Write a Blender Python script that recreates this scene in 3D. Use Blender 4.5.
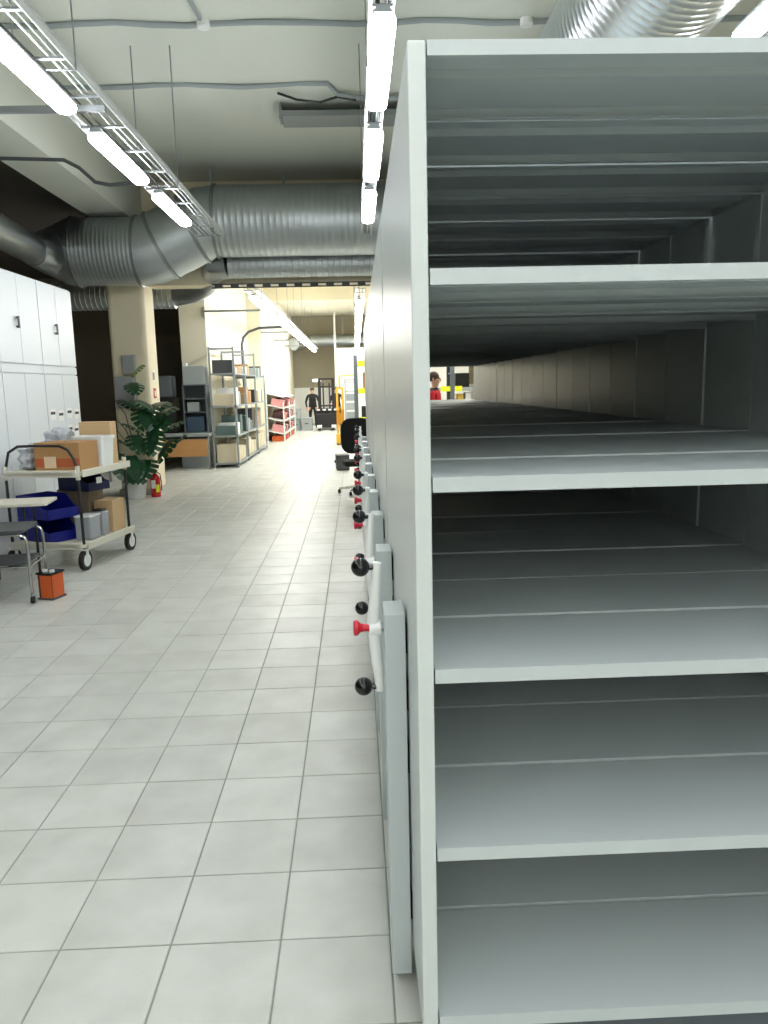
import bpy, bmesh, math, random
from mathutils import Vector, Matrix, Euler
random.seed(7)
R = math.radians
for o in list(bpy.data.objects): bpy.data.objects.remove(o, do_unlink=True)
scene = bpy.context.scene
col = scene.collection

# ------------------------------------------------------------------ camera
CAM_H = 1.6606
cd = bpy.data.cameras.new('camera'); cam = bpy.data.objects.new('camera', cd); col.objects.link(cam)
yaw, pitch, roll = 0.0332, 0.1631, -0.0234
fwd = Vector((math.sin(yaw)*math.cos(pitch), math.cos(yaw)*math.cos(pitch), -math.sin(pitch)))
rgt = Vector((math.cos(yaw), -math.sin(yaw), 0)); upv = rgt.cross(fwd)
r2 = rgt*math.cos(roll) + upv*math.sin(roll); u2 = -rgt*math.sin(roll) + upv*math.cos(roll)
mw = Matrix((r2, u2, -fwd)).transposed().to_4x4(); mw.translation = (0, 0, CAM_H)
cam.matrix_world = mw
cd.sensor_fit = 'HORIZONTAL'; cd.sensor_width = 36; cd.lens = 36*770/768; cd.clip_end = 200; cd.clip_start = .02
scene.camera = cam
# ------------------------------------------------------------------ world / exposure
w = bpy.data.worlds.new('world'); scene.world = w; w.use_nodes = True
w.node_tree.nodes['Background'].inputs[0].default_value = (.9, 1, .97, 1)
w.node_tree.nodes['Background'].inputs[1].default_value = 0.04
vs = scene.view_settings
vs.view_transform = 'Standard'; vs.look = 'None'; vs.gamma = 1; vs.exposure = 0.69; vs.use_curve_mapping = False
LAMP_E = 15.0       # emission of the fluorescent diffusers
LAMP_E2 = 28.0
LAMP_COL = (.985, 1.0, 1.03)

# ------------------------------------------------------------------ materials
def lin(c):
    return tuple((v/255/12.92) if v/255 <= .04045 else ((v/255+.055)/1.055)**2.4 for v in c)
MATS = {}
def mat(name, rgb, rough=.5, metal=0, noise=0, nscale=8, bump=0, bscale=40, emit=None, es=0, alpha=1, trans=0, spec=.5, stretch=None):
    if name in MATS: return MATS[name]
    m = bpy.data.materials.new(name); m.use_nodes = True; nt = m.node_tree; b = nt.nodes['Principled BSDF']
    c = lin(rgb)
    b.inputs['Base Color'].default_value = (*c, 1); b.inputs['Roughness'].default_value = rough
    b.inputs['Metallic'].default_value = metal; b.inputs['Specular IOR Level'].default_value = spec
    if alpha < 1: b.inputs['Alpha'].default_value = alpha
    if trans: b.inputs['Transmission Weight'].default_value = trans
    if emit: b.inputs['Emission Color'].default_value = (*emit, 1); b.inputs['Emission Strength'].default_value = es
    if noise or bump:
        tc = nt.nodes.new('ShaderNodeTexCoord'); src = tc.outputs['Object']
        if stretch:
            mp = nt.nodes.new('ShaderNodeMapping'); mp.inputs['Scale'].default_value = stretch
            nt.links.new(src, mp.inputs[0]); src = mp.outputs[0]
    if noise:
        n = nt.nodes.new('ShaderNodeTexNoise'); n.inputs['Scale'].default_value = nscale; n.inputs['Detail'].default_value = 4
        nt.links.new(src, n.inputs['Vector'])
        mx = nt.nodes.new('ShaderNodeMix'); mx.data_type = 'RGBA'
        mx.inputs[6].default_value = (*[v*(1-noise) for v in c], 1); mx.inputs[7].default_value = (*[min(1, v*(1+noise)) for v in c], 1)
        nt.links.new(n.outputs['Fac'], mx.inputs[0]); nt.links.new(mx.outputs[2], b.inputs['Base Color'])
    if bump:
        n2 = nt.nodes.new('ShaderNodeTexNoise'); n2.inputs['Scale'].default_value = bscale; n2.inputs['Detail'].default_value = 2
        nt.links.new(src, n2.inputs['Vector'])
        bp = nt.nodes.new('ShaderNodeBump'); bp.inputs['Strength'].default_value = bump; bp.inputs['Distance'].default_value = .01
        nt.links.new(n2.outputs['Fac'], bp.inputs['Height']); nt.links.new(bp.outputs[0], b.inputs['Normal'])
    MATS[name] = m
    return m
def tile_mat():
    m = bpy.data.materials.new('floor tile'); m.use_nodes = True; nt = m.node_tree; b = nt.nodes['Principled BSDF']
    g = nt.nodes.new('ShaderNodeNewGeometry')
    dv = nt.nodes.new('ShaderNodeVectorMath'); dv.operation = 'SUBTRACT'; dv.inputs[1].default_value = (TX0, TY0, 0)
    sc = nt.nodes.new('ShaderNodeVectorMath'); sc.operation = 'SCALE'; sc.inputs['Scale'].default_value = 1/TS
    fl = nt.nodes.new('ShaderNodeVectorMath'); fl.operation = 'FLOOR'
    wn = nt.nodes.new('ShaderNodeTexWhiteNoise'); wn.noise_dimensions = '2D'
    nt.links.new(g.outputs['Position'], dv.inputs[0]); nt.links.new(dv.outputs[0], sc.inputs[0]); nt.links.new(sc.outputs[0], fl.inputs[0]); nt.links.new(fl.outputs[0], wn.inputs['Vector'])
    n = nt.nodes.new('ShaderNodeTexNoise'); n.inputs['Scale'].default_value = 5; n.inputs['Detail'].default_value = 5
    nt.links.new(g.outputs['Position'], n.inputs['Vector'])
    n3 = nt.nodes.new('ShaderNodeTexNoise'); n3.inputs['Scale'].default_value = 160
    nt.links.new(g.outputs['Position'], n3.inputs['Vector'])
    ad = nt.nodes.new('ShaderNodeMath'); ad.operation = 'MULTIPLY_ADD'; ad.inputs[1].default_value = .35
    nt.links.new(wn.outputs['Value'], ad.inputs[0]); nt.links.new(n.outputs['Fac'], ad.inputs[2])
    a2 = nt.nodes.new('ShaderNodeMath'); a2.operation = 'MULTIPLY_ADD'; a2.inputs[1].default_value = .18
    nt.links.new(n3.outputs['Fac'], a2.inputs[0]); nt.links.new(ad.outputs[0], a2.inputs[2])
    rp = nt.nodes.new('ShaderNodeValToRGB'); e = rp.color_ramp.elements
    e[0].position = .2; e[0].color = (*lin((172, 174, 167)), 1); e[1].position = 1.1; e[1].color = (*lin((203, 205, 198)), 1)
    nt.links.new(a2.outputs[0], rp.inputs[0]); nt.links.new(rp.outputs[0], b.inputs['Base Color'])
    b.inputs['Roughness'].default_value = .36; b.inputs['Specular IOR Level'].default_value = .45
    return m
PAINT = mat('light grey powder coat', (192, 201, 202), .38, noise=.02, nscale=3, bump=.02, bscale=220)
PANEL = mat('light grey panel coat', (204, 212, 210), .3, bump=.05, bscale=3.0, stretch=(1, 3, .5))
BLACKP = mat('black plastic', (14, 15, 15), .22)
DARK = mat('dark rubber', (22, 22, 22), .7)
RED = mat('red plastic', (205, 25, 50), .35)
WHITEP = mat('white plastic', (225, 228, 225), .4)
STEEL = mat('galvanised steel', (150, 154, 156), .38, 1, noise=.12, nscale=6)
DUCT = mat('spiral duct steel', (186, 192, 195), .4, 1, noise=.15, nscale=3)
CHROME = mat('chrome', (190, 190, 190), .18, 1)
CEIL = mat('ceiling paint', (207, 210, 199), .85, noise=.04, nscale=.8, bump=.1, bscale=3)
BEIGE = mat('beige wall paint', (226, 216, 188), .8, noise=.06, nscale=1.5)
CREAM = mat('cream wall paint', (222, 217, 196), .8, noise=.04, nscale=1.2)
BACKBEIGE = mat('taupe wall paint', (150, 143, 122), .8, noise=.04, nscale=1)
WALLW = mat('white wall paint', (225, 225, 220), .8)
SHADEW = mat('shade toned bay wall', (100, 92, 78), .85, noise=.15, nscale=1)  # bay walls coloured dark to stand in for the missing light
SHADEC = mat('shade toned bay soffit', (66, 62, 54), .9, noise=.1, nscale=1)  # soffit colour darkened to paint in the shade of the bay
GROUT = mat('grout', (146, 148, 142), .9)
CABW = mat('white cabinet laminate', (216, 222, 226), .4)
SEAM = mat('seam shadow gap', (120, 126, 128), .7)
CARD = mat('cardboard', (170, 130, 84), .85, noise=.08, nscale=6)
CARD2 = mat('pale cardboard', (196, 166, 124), .85, noise=.08, nscale=6)
CARDD = mat('grey brown cardboard', (126, 112, 92), .85, noise=.08, nscale=6)
BLUE = mat('blue bin plastic', (16, 26, 128), .35)
NAVY = mat('dark blue bin plastic', (10, 15, 62), .4)
CLEARP = mat('clear plastic', (205, 212, 218), .2, trans=.55, noise=.08, nscale=20)
FILM = mat('wrinkled plastic film', (176, 180, 186), .22, bump=.6, bscale=18, noise=.15, nscale=14)
SHELFCREAM = mat('cream trolley tray', (205, 202, 186), .55)
ORANGE = mat('orange plastic', (205, 92, 36), .45)
ORANGED = mat('dark red plastic', (84, 24, 18), .5)
LEAF = mat('monstera leaf', (34, 74, 46), .3, noise=.3, nscale=9)
LEAFY = mat('young leaf', (96, 122, 44), .4)
STEM = mat('stem', (70, 62, 38), .7)
SOIL = mat('soil', (50, 38, 28), .95)
EXTRED = mat('fire red paint', (190, 16, 20), .25)
YELLOW = mat('yellow paint', (224, 172, 52), .4)
BRIGHTY = mat('fluorescent yellow', (226, 232, 30), .5)
RACKG = mat('rack grey paint', (138, 146, 148), .5)
RACKD = mat('dark rack paint', (84, 92, 98), .5)
WOOD = mat('beech laminate', (196, 146, 92), .5, noise=.1, nscale=4, stretch=(1, 12, 12))
BLACKM = mat('black metal', (20, 19, 20), .45)
BLACKF = mat('black mesh fabric', (12, 12, 13), .8)
SKIN = mat('skin', (205, 160, 138), .5)
HAIR = mat('brown hair', (64, 46, 36), .6)
CLOTHD = mat('black cloth', (22, 22, 26), .85)
CLOTHR = mat('red fleece', (196, 24, 44), .85)
TROUSER = mat('dark trousers', (34, 34, 40), .85)
GREYP = mat('grey plastic', (70, 74, 74), .55)
GREYL = mat('light grey box', (150, 158, 158), .6)
GREEN = mat('grey green box', (86, 108, 104), .6)
BEIGEB = mat('beige carton', (206, 196, 170), .8)
PINK = mat('pink carton', (214, 150, 150), .7)
TERRA = mat('terracotta red carton', (188, 74, 50), .7)
MAROON = mat('dark maroon roll', (70, 36, 40), .6)
SKYGREY = mat('electrical box grey', (150, 153, 153), .5)
PAPER = mat('white paper', (238, 238, 235), .8)
INK = mat('black print', (40, 42, 44), .7)
WHITEM = mat('white enamel', (236, 238, 236), .3)
DIFF2 = mat('far lamp diffuser', (240, 245, 240), .4, emit=(1, 1, .98), es=LAMP_E2)
DIFF = mat('lamp diffuser', (240, 245, 240), .4, emit=LAMP_COL, es=LAMP_E)

# ------------------------------------------------------------------ mesh helpers
class MB:
    def __init__(s): s.v = []; s.f = []; s.mi = []; s.cur = 0
    def quad(s, pts):
        n = len(s.v); s.v += [tuple(p) for p in pts]; s.f.append(tuple(range(n, n+len(pts)))); s.mi.append(s.cur); return s
    def box(s, x0, x1, y0, y1, z0, z1, M=None):
        p = [Vector((x, y, z)) for z in (z0, z1) for y in (y0, y1) for x in (x0, x1)]
        if M is not None: p = [M @ q for q in p]
        n = len(s.v); s.v += [tuple(q) for q in p]
        for f in ((0, 2, 3, 1), (4, 5, 7, 6), (0, 1, 5, 4), (2, 6, 7, 3), (0, 4, 6, 2), (1, 3, 7, 5)):
            s.f.append(tuple(n+i for i in f)); s.mi.append(s.cur)
        return s
    def cbox(s, cx, cy, cz, sx, sy, sz, M=None): return s.box(cx-sx/2, cx+sx/2, cy-sy/2, cy+sy/2, cz-sz/2, cz+sz/2, M)
    def tube(s, path, r, n=8, cap=True):
        path = [Vector(p) for p in path]; rs = r if isinstance(r, (list, tuple)) else [r]*len(path)
        rings = []; prev = None
        for i, p in enumerate(path):
            if i == 0: d = path[1]-p
            elif i == len(path)-1: d = p-path[i-1]
            else: d = (path[i+1]-p).normalized() + (p-path[i-1]).normalized()
            d.normalize()
            if prev is None:
                a = Vector((0, 0, 1)) if abs(d.z) < .9 else Vector((1, 0, 0)); x = d.cross(a).normalized()
            else:
                x = prev - d*prev.dot(d); x.normalize()
            prev = x; y = d.cross(x)
            base = len(s.v)
            for k in range(n):
                t = 2*math.pi*k/n; s.v.append(tuple(p + (x*math.cos(t)+y*math.sin(t))*rs[i]))
            rings.append(base)
        for a, b in zip(rings, rings[1:]):
            for k in range(n):
                s.f.append((a+k, a+(k+1) % n, b+(k+1) % n, b+k)); s.mi.append(s.cur)
        if cap:
            s.f.append(tuple(rings[0]+k for k in reversed(range(n)))); s.mi.append(s.cur)
            s.f.append(tuple(rings[-1]+k for k in range(n))); s.mi.append(s.cur)
        return s
    def ball(s, c, r, n=12, m=8, sc=(1, 1, 1)):
        path = []; c = Vector(c); base = len(s.v)
        s.v.append((c.x, c.y, c.z-r*sc[2]))
        for i in range(1, m):
            a = math.pi*i/m - math.pi/2
            for k in range(n):
                t = 2*math.pi*k/n; s.v.append((c.x+r*sc[0]*math.cos(a)*math.cos(t), c.y+r*sc[1]*math.cos(a)*math.sin(t), c.z+r*sc[2]*math.sin(a)))
        s.v.append((c.x, c.y, c.z+r*sc[2])); top = len(s.v)-1
        for k in range(n):
            s.f.append((base, base+1+(k+1) % n, base+1+k)); s.mi.append(s.cur)
            o = base+1+(m-2)*n
            s.f.append((top, o+k, o+(k+1) % n)); s.mi.append(s.cur)
        for i in range(m-2):
            o = base+1+i*n
            for k in range(n): s.f.append((o+k, o+(k+1) % n, o+n+(k+1) % n, o+n+k)); s.mi.append(s.cur)
        return s
    def prism(s, poly, z0, z1, M=None):      # poly in xy
        n = len(poly); b = len(s.v)
        for z in (z0, z1):
            for x, y in poly:
                q = Vector((x, y, z)); s.v.append(tuple(M @ q if M is not None else q))
        s.f.append(tuple(b+i for i in reversed(range(n)))); s.f.append(tuple(b+n+i for i in range(n))); s.mi += [s.cur]*2
        for i in range(n): s.f.append((b+i, b+(i+1) % n, b+n+(i+1) % n, b+n+i)); s.mi.append(s.cur)
        return s
    def build(s, name, m, parent=None, smooth=False, bevel=0):
        me = bpy.data.meshes.new(name); me.from_pydata(s.v, [], s.f); me.update()
        ms = m if isinstance(m, (list, tuple)) else [m]
        for q in ms: me.materials.append(q)
        if len(ms) > 1: me.polygons.foreach_set('material_index', s.mi)
        o = bpy.data.objects.new(name, me); col.objects.link(o)
        if parent is not None: o.parent = parent
        if smooth:
            me.polygons.foreach_set('use_smooth', [True]*len(me.polygons))
            try: me.set_sharp_from_angle(angle=R(40))
            except Exception: pass
        if bevel:
            bv = o.modifiers.new('bevel', 'BEVEL'); bv.width = bevel; bv.segments = 2; bv.limit_method = 'ANGLE'
        return o
def tag(o, label=None, cat=None, group=None, kind=None):
    if label: o['label'] = label
    if cat: o['category'] = cat
    if group: o['group'] = group
    if kind: o['kind'] = kind
    return o
def thing(name, label, cat, loc=(0, 0, 0), rz=0, group=None):
    o = bpy.data.objects.new(name, None); col.objects.link(o); o.location = loc; o.rotation_euler = (0, 0, rz); o.empty_display_size = .1
    return tag(o, label, cat, group)
def copy_tree(o, parent=None):
    c = o.copy(); col.objects.link(c); c.parent = parent
    for ch in list(o.children): copy_tree(ch, c)
    return c
def struct(name, mb, m, label=None, cat=None, smooth=False):
    return tag(mb.build(name, m, None, smooth), label, cat, kind='structure')
def rotx(a): return Matrix.Rotation(a, 4, 'X')
def place(M, *t): return Matrix.Translation(t) @ M
def arc(cx, cy, r, a0, a1, n): return [(cx+r*math.cos(a0+(a1-a0)*i/n), cy+r*math.sin(a0+(a1-a0)*i/n)) for i in range(n+1)]

# ================================================================== STRUCTURE
TS = .333; TX0 = -.8234*TS; TY0 = 6.3585*TS
CZ = 4.85
TILE = tile_mat()
fl = struct('floor', MB().box(-9, 8, -16, 38, -.08, -.0035), GROUT, 'pale grey ceramic tiled floor with dark grout lines', 'floor')
def tile_mb(mb, x, y):
    h = (TS-.0055)/2; c = .0022
    p = [(-h, -h), (h, -h), (h, h), (-h, h)]; q = [(-h+c, -h+c), (h-c, -h+c), (h-c, h-c), (-h+c, h-c)]
    b = len(mb.v)
    mb.v += [(x+a, y+d, -.006) for a, d in p] + [(x+a, y+d, -.0012) for a, d in p] + [(x+a, y+d, 0) for a, d in q]
    for i in range(4):
        j = (i+1) % 4
        mb.f.append((b+i, b+j, b+4+j, b+4+i)); mb.f.append((b+4+i, b+4+j, b+8+j, b+8+i)); mb.mi += [0, 0]
    mb.f.append((b+8, b+9, b+10, b+11)); mb.mi.append(0)
minv = mw.inverted()
def visible(x, y):
    c = minv @ Vector((x, y, 0))
    if c.z > -.3: return 0
    px = 384 - 770*c.x/c.z; py = 512 + 770*c.y/c.z
    if -40 < px < 400 and 380 < py < 1080: return 1/(-c.z)**3
    return 0
cells = []
for i in range(-26, 25):
    for j in range(-55, 95):
        x = TX0+(i+.5)*TS; y = TY0+(j+.5)*TS
        if -8.9 < x < 7.9 and -15.9 < y < 37.9: cells.append((visible(x, y) if x < .3 else 0, x, y))
cells.sort(key=lambda c: -c[0])
near = [c for c in cells[:300] if c[0] > 0]; rest = cells[len(near):]
t0 = MB(); tile_mb(t0, 0, 0); first = t0.build('tile', TILE, fl); first.location = (near[0][1], near[0][2], 0)
for _, x, y in near[1:]:
    c = first.copy(); col.objects.link(c); c.location = (x, y, random.uniform(-.0004, .0004))
tm = MB()
for _, x, y in rest: tile_mb(tm, x, y)
tag(tm.build('tile_field', TILE, fl), kind='stuff')

struct('ceiling', MB().box(-3.9, 8, -16, 38, CZ, CZ+.2), CEIL, 'off white painted concrete ceiling over the aisle', 'ceiling')
struct('ceiling_side', MB().box(-9, -3.9, -16, 38, 4.4, 4.6), SHADEC, 'shade darkened soffit over the unlit bay on the left', 'ceiling')
struct('wall_side_left', MB().box(-9.2, -9, -16, 38, -.1, 4.6), SHADEW, 'shade darkened wall deep in the unlit bay on the left', 'wall')
struct('wall_side_right', MB().box(8, 8.2, -16, 38, -.1, CZ+.2), CREAM, 'cream wall far to the right of the shelving', 'wall')
struct('wall_behind', MB().box(-9, 8, -16.2, -16, -.1, CZ+.2), WALLW, 'white wall far behind the viewpoint', 'wall')  # assumed unseen end wall, white to help light the shelf fronts
struct('wall_bay_back', MB().box(-9, -3.7, 19.6, 19.8, -.1, 4.6), SHADEW, 'shade darkened wall at the back of the unlit bay', 'wall')
pw = MB(); pw.box(-3.76, -3.2, 17.25, 24.0, -.1, CZ); pw.box(-3.76, -2.8, 23.9, 36, -.1, CZ)
struct('wall_pier', pw, CREAM, 'brightly lit cream wall of the far hall behind the metal racks', 'wall')
bw = MB(); bw.box(-3.4, 8, 36, 36.2, -.1, 1.63)
struct('wall_back_lower', bw, WALLW, 'white lower part of the back wall behind the lift truck', 'wall')
struct('wall_back_upper', MB().box(-3.4, 8, 36, 36.2, 1.63, CZ), BACKBEIGE, 'taupe upper part of the far back wall', 'wall')
struct('wall_partition', MB().box(-.86, 5, 34.2, 34.35, 0, 3.3), WALLW, 'bright white partition at the far right end of the hall', 'wall')
bm_ = MB(); bm_.box(-3.83, -3.25, -16, 38, 4.2, CZ+.1)
struct('trim_1', bm_, CEIL, 'deep ceiling beam running lengthwise above the white cabinets', 'beam')
struct('trim_2', MB().box(-3.25, 8, 12.75, 13.2, 3.3, CZ+.05), BEIGE, 'cross beam behind the large air duct', 'beam')
struct('trim_3', MB().box(-3.25, 8, 25.0, 25.35, 4.35, CZ+.05), BEIGE, 'far cross beam on the back hall ceiling', 'beam')
# column with rounded edges
cb = MB()
poly = []
for (cx, cy, a) in ((-3.33, 12.56, -90), (-3.33, 13.06, 0), (-3.75, 13.06, 90), (-3.75, 12.56, 180)):
    poly += arc(cx, cy, .08, R(a), R(a+90), 4)
cb.prism(poly, 0, 4.2)
struct('column', cb, BEIGE, 'beige concrete column behind the potted monstera', 'column')
cb = MB().box(-3.845, -3.235, 12.465, 13.155, 0, .1)
struct('baseboard_column', cb, mat('grey skirting', (168, 166, 154), .6), 'grey skirting around the foot of the beige column', 'baseboard')
# ceiling panel strips of the far hall
cl = bpy.data.objects['ceiling']; bd = None
for k in range(11):
    for j in range(4):
        m = MB().box(.01, .89, .02, 5.68, -.018, 0)
        if bd is None: bd = m.build('ceiling_board', CREAM, cl); o = bd
        else: o = bd.copy(); col.objects.link(o)
        o.location = (-2.9+k*.9, 13.2+j*5.7, CZ)
# ================================================================== LAMPS
def make_lamp(dm):
    r = thing('fluorescent_lamp', '-', 'lamp')
    h = MB(); h.prism([(-.045, 0), (.045, 0), (.035, .035), (-.035, .035)], 0, 1.28, Matrix(((1, 0, 0, 0), (0, 0, 1, 0), (0, 1, 0, .06), (0, 0, 0, 1))))
    h.build('housing', GREYL, r)
    prof = [(-.04, .072), (-.066, .05), (-.07, .03), (-.064, .008), (-.045, -.006), (0, -.012), (.045, -.006), (.064, .008), (.07, .03), (.066, .05), (.04, .072)]
    d = MB(); n = len(prof); rows = []
    for y, s_ in ((.012, .86), (.03, .97), (.06, 1), (1.22, 1), (1.25, .97), (1.268, .86)):
        b = len(d.v); d.v += [(x*s_, y, .045+(z-.045)*s_) for x, z in prof]; rows.append(b)
    for a, b in zip(rows, rows[1:]):
        for k in range(n-1): d.f.append((a+k, a+k+1, b+k+1, b+k)); d.mi.append(0)
    d.f.append(tuple(rows[0]+k for k in reversed(range(n)))); d.f.append(tuple(rows[-1]+k for k in range(n))); d.mi += [0, 0]
    d.build('diffuser', dm, r, True)
    return r
LAMPS = {'near': [make_lamp(DIFF), False], 'far': [make_lamp(DIFF2), False]}
def lamp(x, y, z, label, group, which='near'):
    L = LAMPS[which]
    if not L[1]: o = L[0]; L[1] = True
    else: o = copy_tree(L[0])
    o.location = (x, y, z)
    return tag(o, label, 'lamp', group)
ordn = ['nearest', 'second', 'third']
for k in range(-10, 3):
    y = 4.33+k*1.83
    g = 'fluorescent lamps over the aisle'; wh = 'near' if k > -5 else 'far'  # rear lamps, stronger type, added out of view to brighten the shelf fronts
    lamp(.2, y, 3.5, ('%s lit fluorescent lamp in the line beside the shelving top' % ordn[k]) if k >= 0 else 'unseen lit fluorescent lamp added to the shelving side line toward and behind the viewpoint', g if k >= 0 else 'overhead lamps out of view, shelving side', wh)
    lamp(-1.87, y, 3.5, ('%s lit fluorescent lamp on the left overhead tray' % ordn[k]) if k >= 0 else 'unseen lit fluorescent lamp added to the cabinet side line toward and behind the viewpoint', g if k >= 0 else 'overhead lamps out of view, cabinet side', wh)
    lamp(2.22, y-1.0, 3.5, 'lit fluorescent lamp at the top right above the shelving' if k == 0 else 'unseen lit fluorescent lamp in the row above the shelving and on behind the viewpoint', 'lamps above the shelving' if k else None, wh)
nth = ['nearest', 'second', 'third', 'fourth', 'fifth', 'sixth', 'seventh', 'eighth', 'ninth', 'tenth', 'eleventh', 'farthest']
for k in range(0, 12):
    y = 13.5+k*1.72
    lamp(-1.68, y, 3.14, 'lit fluorescent lamp of the far hall left line, %s of twelve' % nth[k], 'far hall lamps, left line', 'far')
    lamp(.13, y+.9, 3.14, 'lit fluorescent lamp of the far hall right line, %s of twelve' % nth[k], 'far hall lamps, right line', 'far')
    if k % 2 == 0:
        for x in (2.3, 5.0): lamp(x, y, 3.14, 'lit fluorescent lamp of the far hall hidden behind the shelving', 'far hall lamps behind the shelving', 'far')
# trays carrying the lamps
def tray(x, y0, y1, z, wd, label, hs=2.75):
    r = thing('cable_tray', label, 'cable tray', (x, y0, z))
    L = y1-y0
    for s_ in (-1, 1):
        m = MB(); m.box(s_*wd/2-.004, s_*wd/2+.004, 0, L, 0, .05); m.box(s_*wd/2-.012, s_*wd/2+.012, 0, L, .05, .056); m.build('side_rail', mat('bright tray rail', (205, 208, 207), .45, .5), r)
    rung = None
    n = int(L/.61)
    for k in range(n+1):
        m = MB().box(-wd/2, wd/2, -.012, .012, 0, .014)
        if rung is None: rung = m.build('rung', STEEL, r); o = rung
        else: o = rung.copy(); col.objects.link(o)
        o.location = (0, k*.61, 0)
    for s_, c in ((-.25, BLACKP), (-.1, GREYP), (.15, WHITEP), (.3, GREYL)):
        p = [(s_*wd+.008*math.sin(k*1.7+s_*9), L*k/24, .028+.008*math.sin(k*2.1)) for k in range(25)]
        MB().tube(p, .007, 6).build('cable', c, r)
    k = .4
    hp = None
    while k < L:
        m = MB().tube([(-wd/2-.012, 0, CZ-z), (-wd/2-.012, 0, -.008), (wd/2+.012, 0, -.008), (wd/2+.012, 0, CZ-z)], .006, 6)
        if hp is None: hp = m.build('hanger', STEEL, r); o = hp
        else: o = hp.copy(); col.objects.link(o)
        o.location = (0, k, 0); k += hs
    return r
for x in (2.3, 5.0): tray(x, 13.3, 34.5, 3.26, .16, 'cable tray over the far hall hidden behind the shelving, %s' % ('near one' if x < 3 else 'outer one'), 5.3)
tray(-1.83, -14.5, 10.6, 3.615, .34, 'galvanised cable tray above the left line of lamps')
tray(.2, -14.5, 10.6, 3.615, .12, 'narrow cable tray above the line of lamps beside the shelving')
tray(2.42, -15.5, 10.6, 3.615, .2, 'galvanised cable tray over the shelving at the top right')
tray(-1.68, 13.3, 34.5, 3.26, .22, 'cable tray above the left lamps of the far hall', 5.3)
tray(.13, 13.3, 34.5, 3.26, .16, 'cable tray above the right lamps of the far hall', 5.3)
# cross supports and conduits
sb = thing('support_bar', 'horizontal strut crossing to the left under the first overhead lamp', 'bar', (0, 0, 0))
MB().box(-3.25, -1.66, 5.72, 5.76, 3.56, 3.6).build('strut', STEEL, sb)
MB().tube([(-2.9, 5.74, 3.6), (-2.9, 5.74, CZ)], .005, 6).build('hanger_rod', STEEL, sb)
def conduit(name, pts, r, m, label, cat='conduit'):
    return tag(MB().tube(pts, r, 8).build(name, m, None, True), label, cat)
conduit('cable_conduit', [(-6, 8.2, 3.99), (-3.3, 8.0, 3.9), (-2.75, 8.0, 3.88), (-2.6, 7.98, 3.8), (-2.45, 7.95, 3.66), (-2.3, 7.9, 3.62), (-2.03, 7.88, 3.63)], .018, GREYP, 'dark cable conduit dipping under the long ceiling beam')
conduit('ceiling_cable', [(-3.2+.3*k, 7.42+.03*math.sin(k*1.3), CZ-.02+.006*math.sin(k*2)) for k in range(26)], .026, GREYL, 'grey cable run across the ceiling, nearest one with junction box', 'cable')
conduit('ceiling_cable', [(-3.2+.3*k, 8.83+.03*math.sin(k*1.1), CZ-.02+.008*math.sin(k*1.6)) for k in range(11)]+[(-.1, 9.05, CZ-.04), (.2, 9.15, CZ-.05), (3, 9.2, CZ-.02)], .026, GREYL, 'grey cable run across the ceiling leading to the dangling loose wires', 'cable')
conduit('loose_cable', [(-.75, 9.0, CZ-.04), (-.55, 9.1, CZ-.075), (-.3, 9.15, CZ-.09), (-.1, 9.1, CZ-.05), (.1, 9.12, CZ-.08)], .014, BLACKP, 'loose black cable sagging above the grey ceiling duct', 'cable')
conduit('branch_cable', [(-1.25, 7.33, CZ-.02), (-1.3, 6.6, CZ-.02), (-1.28, 5.5, CZ-.02)], .018, GREYL, 'short cable branching from the round ceiling junction box', 'cable')
for x, l in ((-1.24, 'round white junction box on the ceiling, left one'), (1.62, 'round white junction box on the ceiling beside the right duct')):
    tag(MB().tube([(x, 7.42, CZ), (x, 7.42, CZ-.05), (x, 7.42, CZ-.06)], [.06, .06, .05], 16).build('junction_box', WHITEP, None, True), l, 'junction box')
gt = thing('ceiling_channel', 'grey sheet metal channel under the ceiling behind the nearest lamps', 'channel', (0, 0, 0))
MB().prism([(9.35, CZ-.16), (9.75, CZ-.16), (9.75, CZ-.02), (9.7, CZ-.02), (9.4, CZ-.12), (9.35, CZ-.1)], -.75, 4, Matrix(((0, 0, 1, 0), (1, 0, 0, 0), (0, 1, 0, 0), (0, 0, 0, 1)))).build('channel', mat('dull sheet metal', (140, 144, 142), .6, .3), gt)
MB().prism([(9.33, CZ-.19), (9.55, CZ-.19), (9.75, CZ-.02), (9.33, CZ-.02)], -.77, -.74, Matrix(((0, 0, 1, 0), (1, 0, 0, 0), (0, 1, 0, 0), (0, 0, 0, 1)))).build('end_plate', STEEL, gt)

# ================================================================== DUCTS
def duct_run(mb, a, b, r, ridge=.0025, pitch=.09, n=28):
    a = Vector(a); b = Vector(b); L = (b-a).length; k = max(2, int(L/pitch)); path = []; rs = []
    for i in range(k+1):
        for dt, dr in ((-.012, 0), (-.005, ridge), (.005, ridge), (.012, 0)):
            t = i*L/k + dt
            if 0 <= t <= L: path.append(a+(b-a)*(t/L)); rs.append(r+dr)
    mb.tube(path, rs, n); return mb
D = thing('ventilation_duct', 'large spiral steel air duct crossing overhead with a stepped bend', 'duct', (0, 0, 0))
duct_run(MB(), (8, 11.9, 4.08), (-1.95, 11.9, 4.08), .5).build('spiral_section', DUCT, D, True)
MB().tube([(-1.95, 11.9, 4.08), (-2.12, 11.9, 4.07), (-2.3, 11.9, 3.97), (-2.78, 11.9, 3.75), (-2.95, 11.9, 3.69), (-3.1, 11.9, 3.68)], .495, 28).build('offset_bend', DUCT, D, True)
duct_run(MB(), (-3.1, 11.9, 3.68), (-4.0, 11.9, 3.68), .48, .0015, .06).build('spiral_section', DUCT, D, True)
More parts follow.
